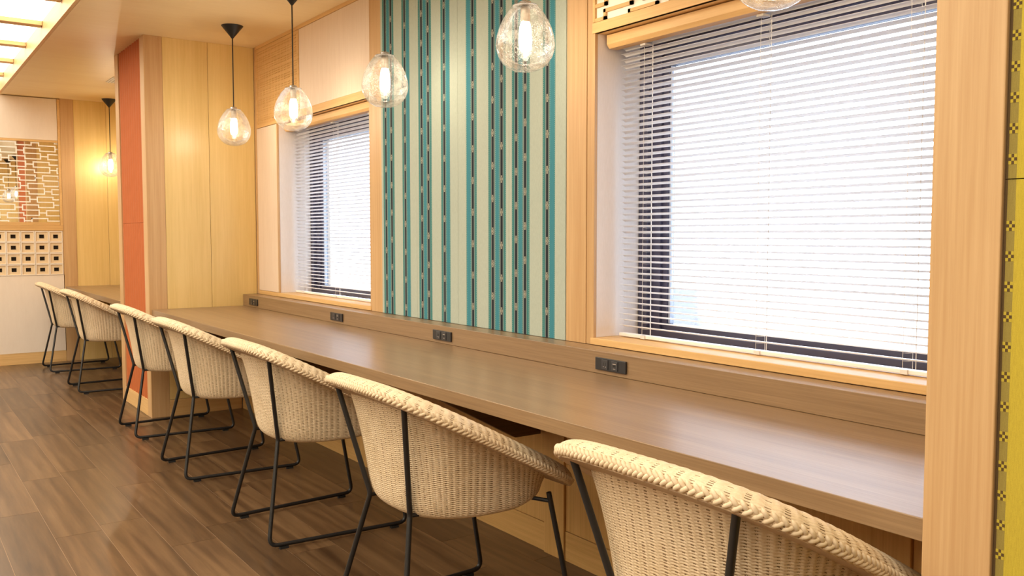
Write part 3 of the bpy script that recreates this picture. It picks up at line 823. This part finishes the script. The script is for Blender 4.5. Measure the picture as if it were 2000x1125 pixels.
def make_chair():
    t = thing('rattan_chair', '', 'chair', (1.2, 3.47, 0), 'woven rattan armchairs along the counter')
    # woven shell, outside and inside
    nu, nv = STAKES*6, 250
    sp0, sg = shell(0, nu, nv, True, False)
    o = link('shell', grid_mesh('shell', sp0, True, [M['rattan'], M['core']], gap=sg), t)  # recessed faces take the darker, painted-shade material
    inn = shell(.022, STAKES*3, 60, False, False)
    link('inner_shell', grid_mesh('inner_shell', inn, True, [M['rattan']], True), t)
    # seat pan: closes the bottom
    ob = shell(0, 96, 8, False, False)[:, -1]; ib = shell(.022, 96, 8, False, False)[:, -1]
    sp_ = MB(); cc = ob.mean(0); n = len(ob)
    vs = [tuple(q) for q in ob]+[(cc[0], cc[1], ob[:, 2].min()-.003)]+[tuple(q) for q in ib]+[(cc[0], cc[1], ib[:, 2].min()+.004)]
    fs = [(i, (i+1) % n, n) for i in range(n)]+[(n+1+(i+1) % n, n+1+i, 2*n+1) for i in range(n)]
    sp_.add(vs, fs); obj('seat', sp_, M['rattan'], t)
    # rolled rim: padded section with weave, then its underside board
    nu2 = STAKES*6; p, nrm, upv, L = rim_frames(nu2)
    ctl = np.array([(-.026, -.012), (-.034, .004), (-.031, .019), (-.018, .030), (.002, .034), (.026, .031), (.047, .020), (.058, .005), (.056, -.010), (.046, -.0165)])
    k = np.linspace(0, len(ctl)-1, 150)
    # smooth the control polyline
    sec = np.stack([np.interp(k, np.arange(len(ctl)), ctl[:, 0]), np.interp(k, np.arange(len(ctl)), ctl[:, 1])], -1)
    for _ in range(70): sec[1:-1] = .25*sec[:-2]+.5*sec[1:-1]+.25*sec[2:]
    arc = np.concatenate([[0], np.cumsum(np.linalg.norm(np.diff(sec, axis=0), axis=1))])
    P = p[:, None]+nrm[:, None]*sec[None, :, :1]+upv[:, None]*sec[None, :, 1:]
    nn = normals_of(P, True)
    if ((P-p[:, None])*nn).sum() < 0: nn = -nn
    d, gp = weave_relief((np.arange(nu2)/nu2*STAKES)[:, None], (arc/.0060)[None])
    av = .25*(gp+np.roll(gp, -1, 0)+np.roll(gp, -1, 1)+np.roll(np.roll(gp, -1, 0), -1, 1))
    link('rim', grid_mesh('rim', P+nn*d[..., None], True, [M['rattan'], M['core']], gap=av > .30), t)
    pu, nu_, uu, _ = rim_frames(96)
    U = np.stack([pu+nu_*a+uu*b for a, b in ((.046, -.0135), (.045, -.0168), (-.026, -.0168), (-.026, -.0115))], 1)
    fo = link('rim_underside', grid_mesh('rim_underside', U, True, [M['flange']]), t); fo['label'] = 'plain beige underside board of the rim'
    for q in fo.data.polygons: q.use_smooth = False
    # plaited edging: two rows of overlapping strands laid chevron-wise
    nb = 165; bp, bn, bu, L = rim_frames(nb*2)
    tan = np.roll(bp, -1, 0)-np.roll(bp, 1, 0); tan /= np.linalg.norm(tan, axis=1)[:, None]
    br = MB(); br.sm = True; br.soft = True
    la, lr = 8, 7
    for i in range(nb*2):
        row = 1 if i % 2 else -1
        out = (bn[i]*.95-bu[i]*.30); out /= np.linalg.norm(out)
        acr = np.cross(tan[i], out)
        ctr = bp[i]+bn[i]*.0575-bu[i]*.0045+acr*row*.0041-out*.0004
        ax = tan[i]*.76+acr*row*.65; ax /= np.linalg.norm(ax)
        b2 = np.cross(ax, out); vs, fs = [], []
        for j in range(lr):
            q = -1+2*j/(lr-1); rad = math.sqrt(max(0, 1-abs(q)**2))
            for m_ in range(la):
                a = 2*PI*m_/la
                vs.append(ctr+ax*q*.0125+b2*math.cos(a)*rad*.0050+out*(math.sin(a)*rad*.0046-.0020*q*q))
        for j in range(lr-1):
            for m_ in range(la): fs.append((j*la+m_, j*la+(m_+1) % la, (j+1)*la+(m_+1) % la, (j+1)*la+m_))
        br.add(vs, fs)
    obj('plaited_edge', br, M['rattan'], t)
    # black sled frames
    def fillet(P, rad, n=6):
        P = [Vector(q) for q in P]; out = [P[0]]
        for a, b, c in zip(P, P[1:], P[2:]):
            d1, d2 = (a-b).normalized(), (c-b).normalized(); rr = min(rad if b.z < .1 else .012, (a-b).length*.45, (c-b).length*.45)
            s0, s1 = b+d1*rr, b+d2*rr
            for k in range(n+1):
                q = k/n; out.append(s0*(1-q)**2+b*2*q*(1-q)+s1*q*q)
        out.append(P[-1]); return out
    for s_ in (1, -1):
        path = fillet([(-.016, s_*.220, .738), (.050, s_*.128, .405), (-.028, s_*.224, .0165), (.548, s_*.262, .0165), (.468, s_*.238, .425)], .038)
        lf = obj('sled_leg', MB().tube(path, .0082, 10), M['black'], t)
        for fx in (.030, .492):
            yy = s_*(.224+(.262-.224)*(fx+.028)/.576)
            obj('foot_pad', MB().box(fx-.017, fx+.017, yy-.008, yy+.008, 0, .0095), M['rubber'], lf)
        obj('seat_rail', MB().tube([(.050, s_*.128, .400), (.13, s_*.135, .400), (.40, s_*.18, .412), (.473, s_*.239, .398)], .0065, 8), M['black'], t)
        cl_ = obj('clip', MB().box(.098, .118, s_*.133-.012, s_*.133+.012, .392, .408), M['steel'], t, .002); cl_['label'] = 'small grey steel clip'
    return t
chairs = [(8.82, 'farthest rattan chair at the far bay counter, nearest the white board wall'),
          (7.555, 'rattan chair at the far bay counter, half hidden by the terracotta partition'),
          (5.70, 'rattan chair standing right in front of the terracotta ribbed panel'),
          (4.61, 'rattan chair second from the partition at the long counter'),
          (3.467, 'rattan chair at the middle of the long counter, its whole black sled base in view'),
          (2.335, 'large rattan chair second from the camera, rim seen from back to arm tip'),
          (1.205, 'nearest rattan chair, cut off by the bottom edge of the photo')]
ch0 = make_chair()
for i, (y, lab) in enumerate(chairs):
    o = ch0 if i == 0 else copy_tree(ch0)
    o.location = (1.2+(.0, .012, .012, -.002, 0, -.035, -.01)[i], y, 0); o['label'] = lab
    o.rotation_euler = (0, 0, math.radians((.0, .4, -.3, .3, 0, -.5, 0)[i]))
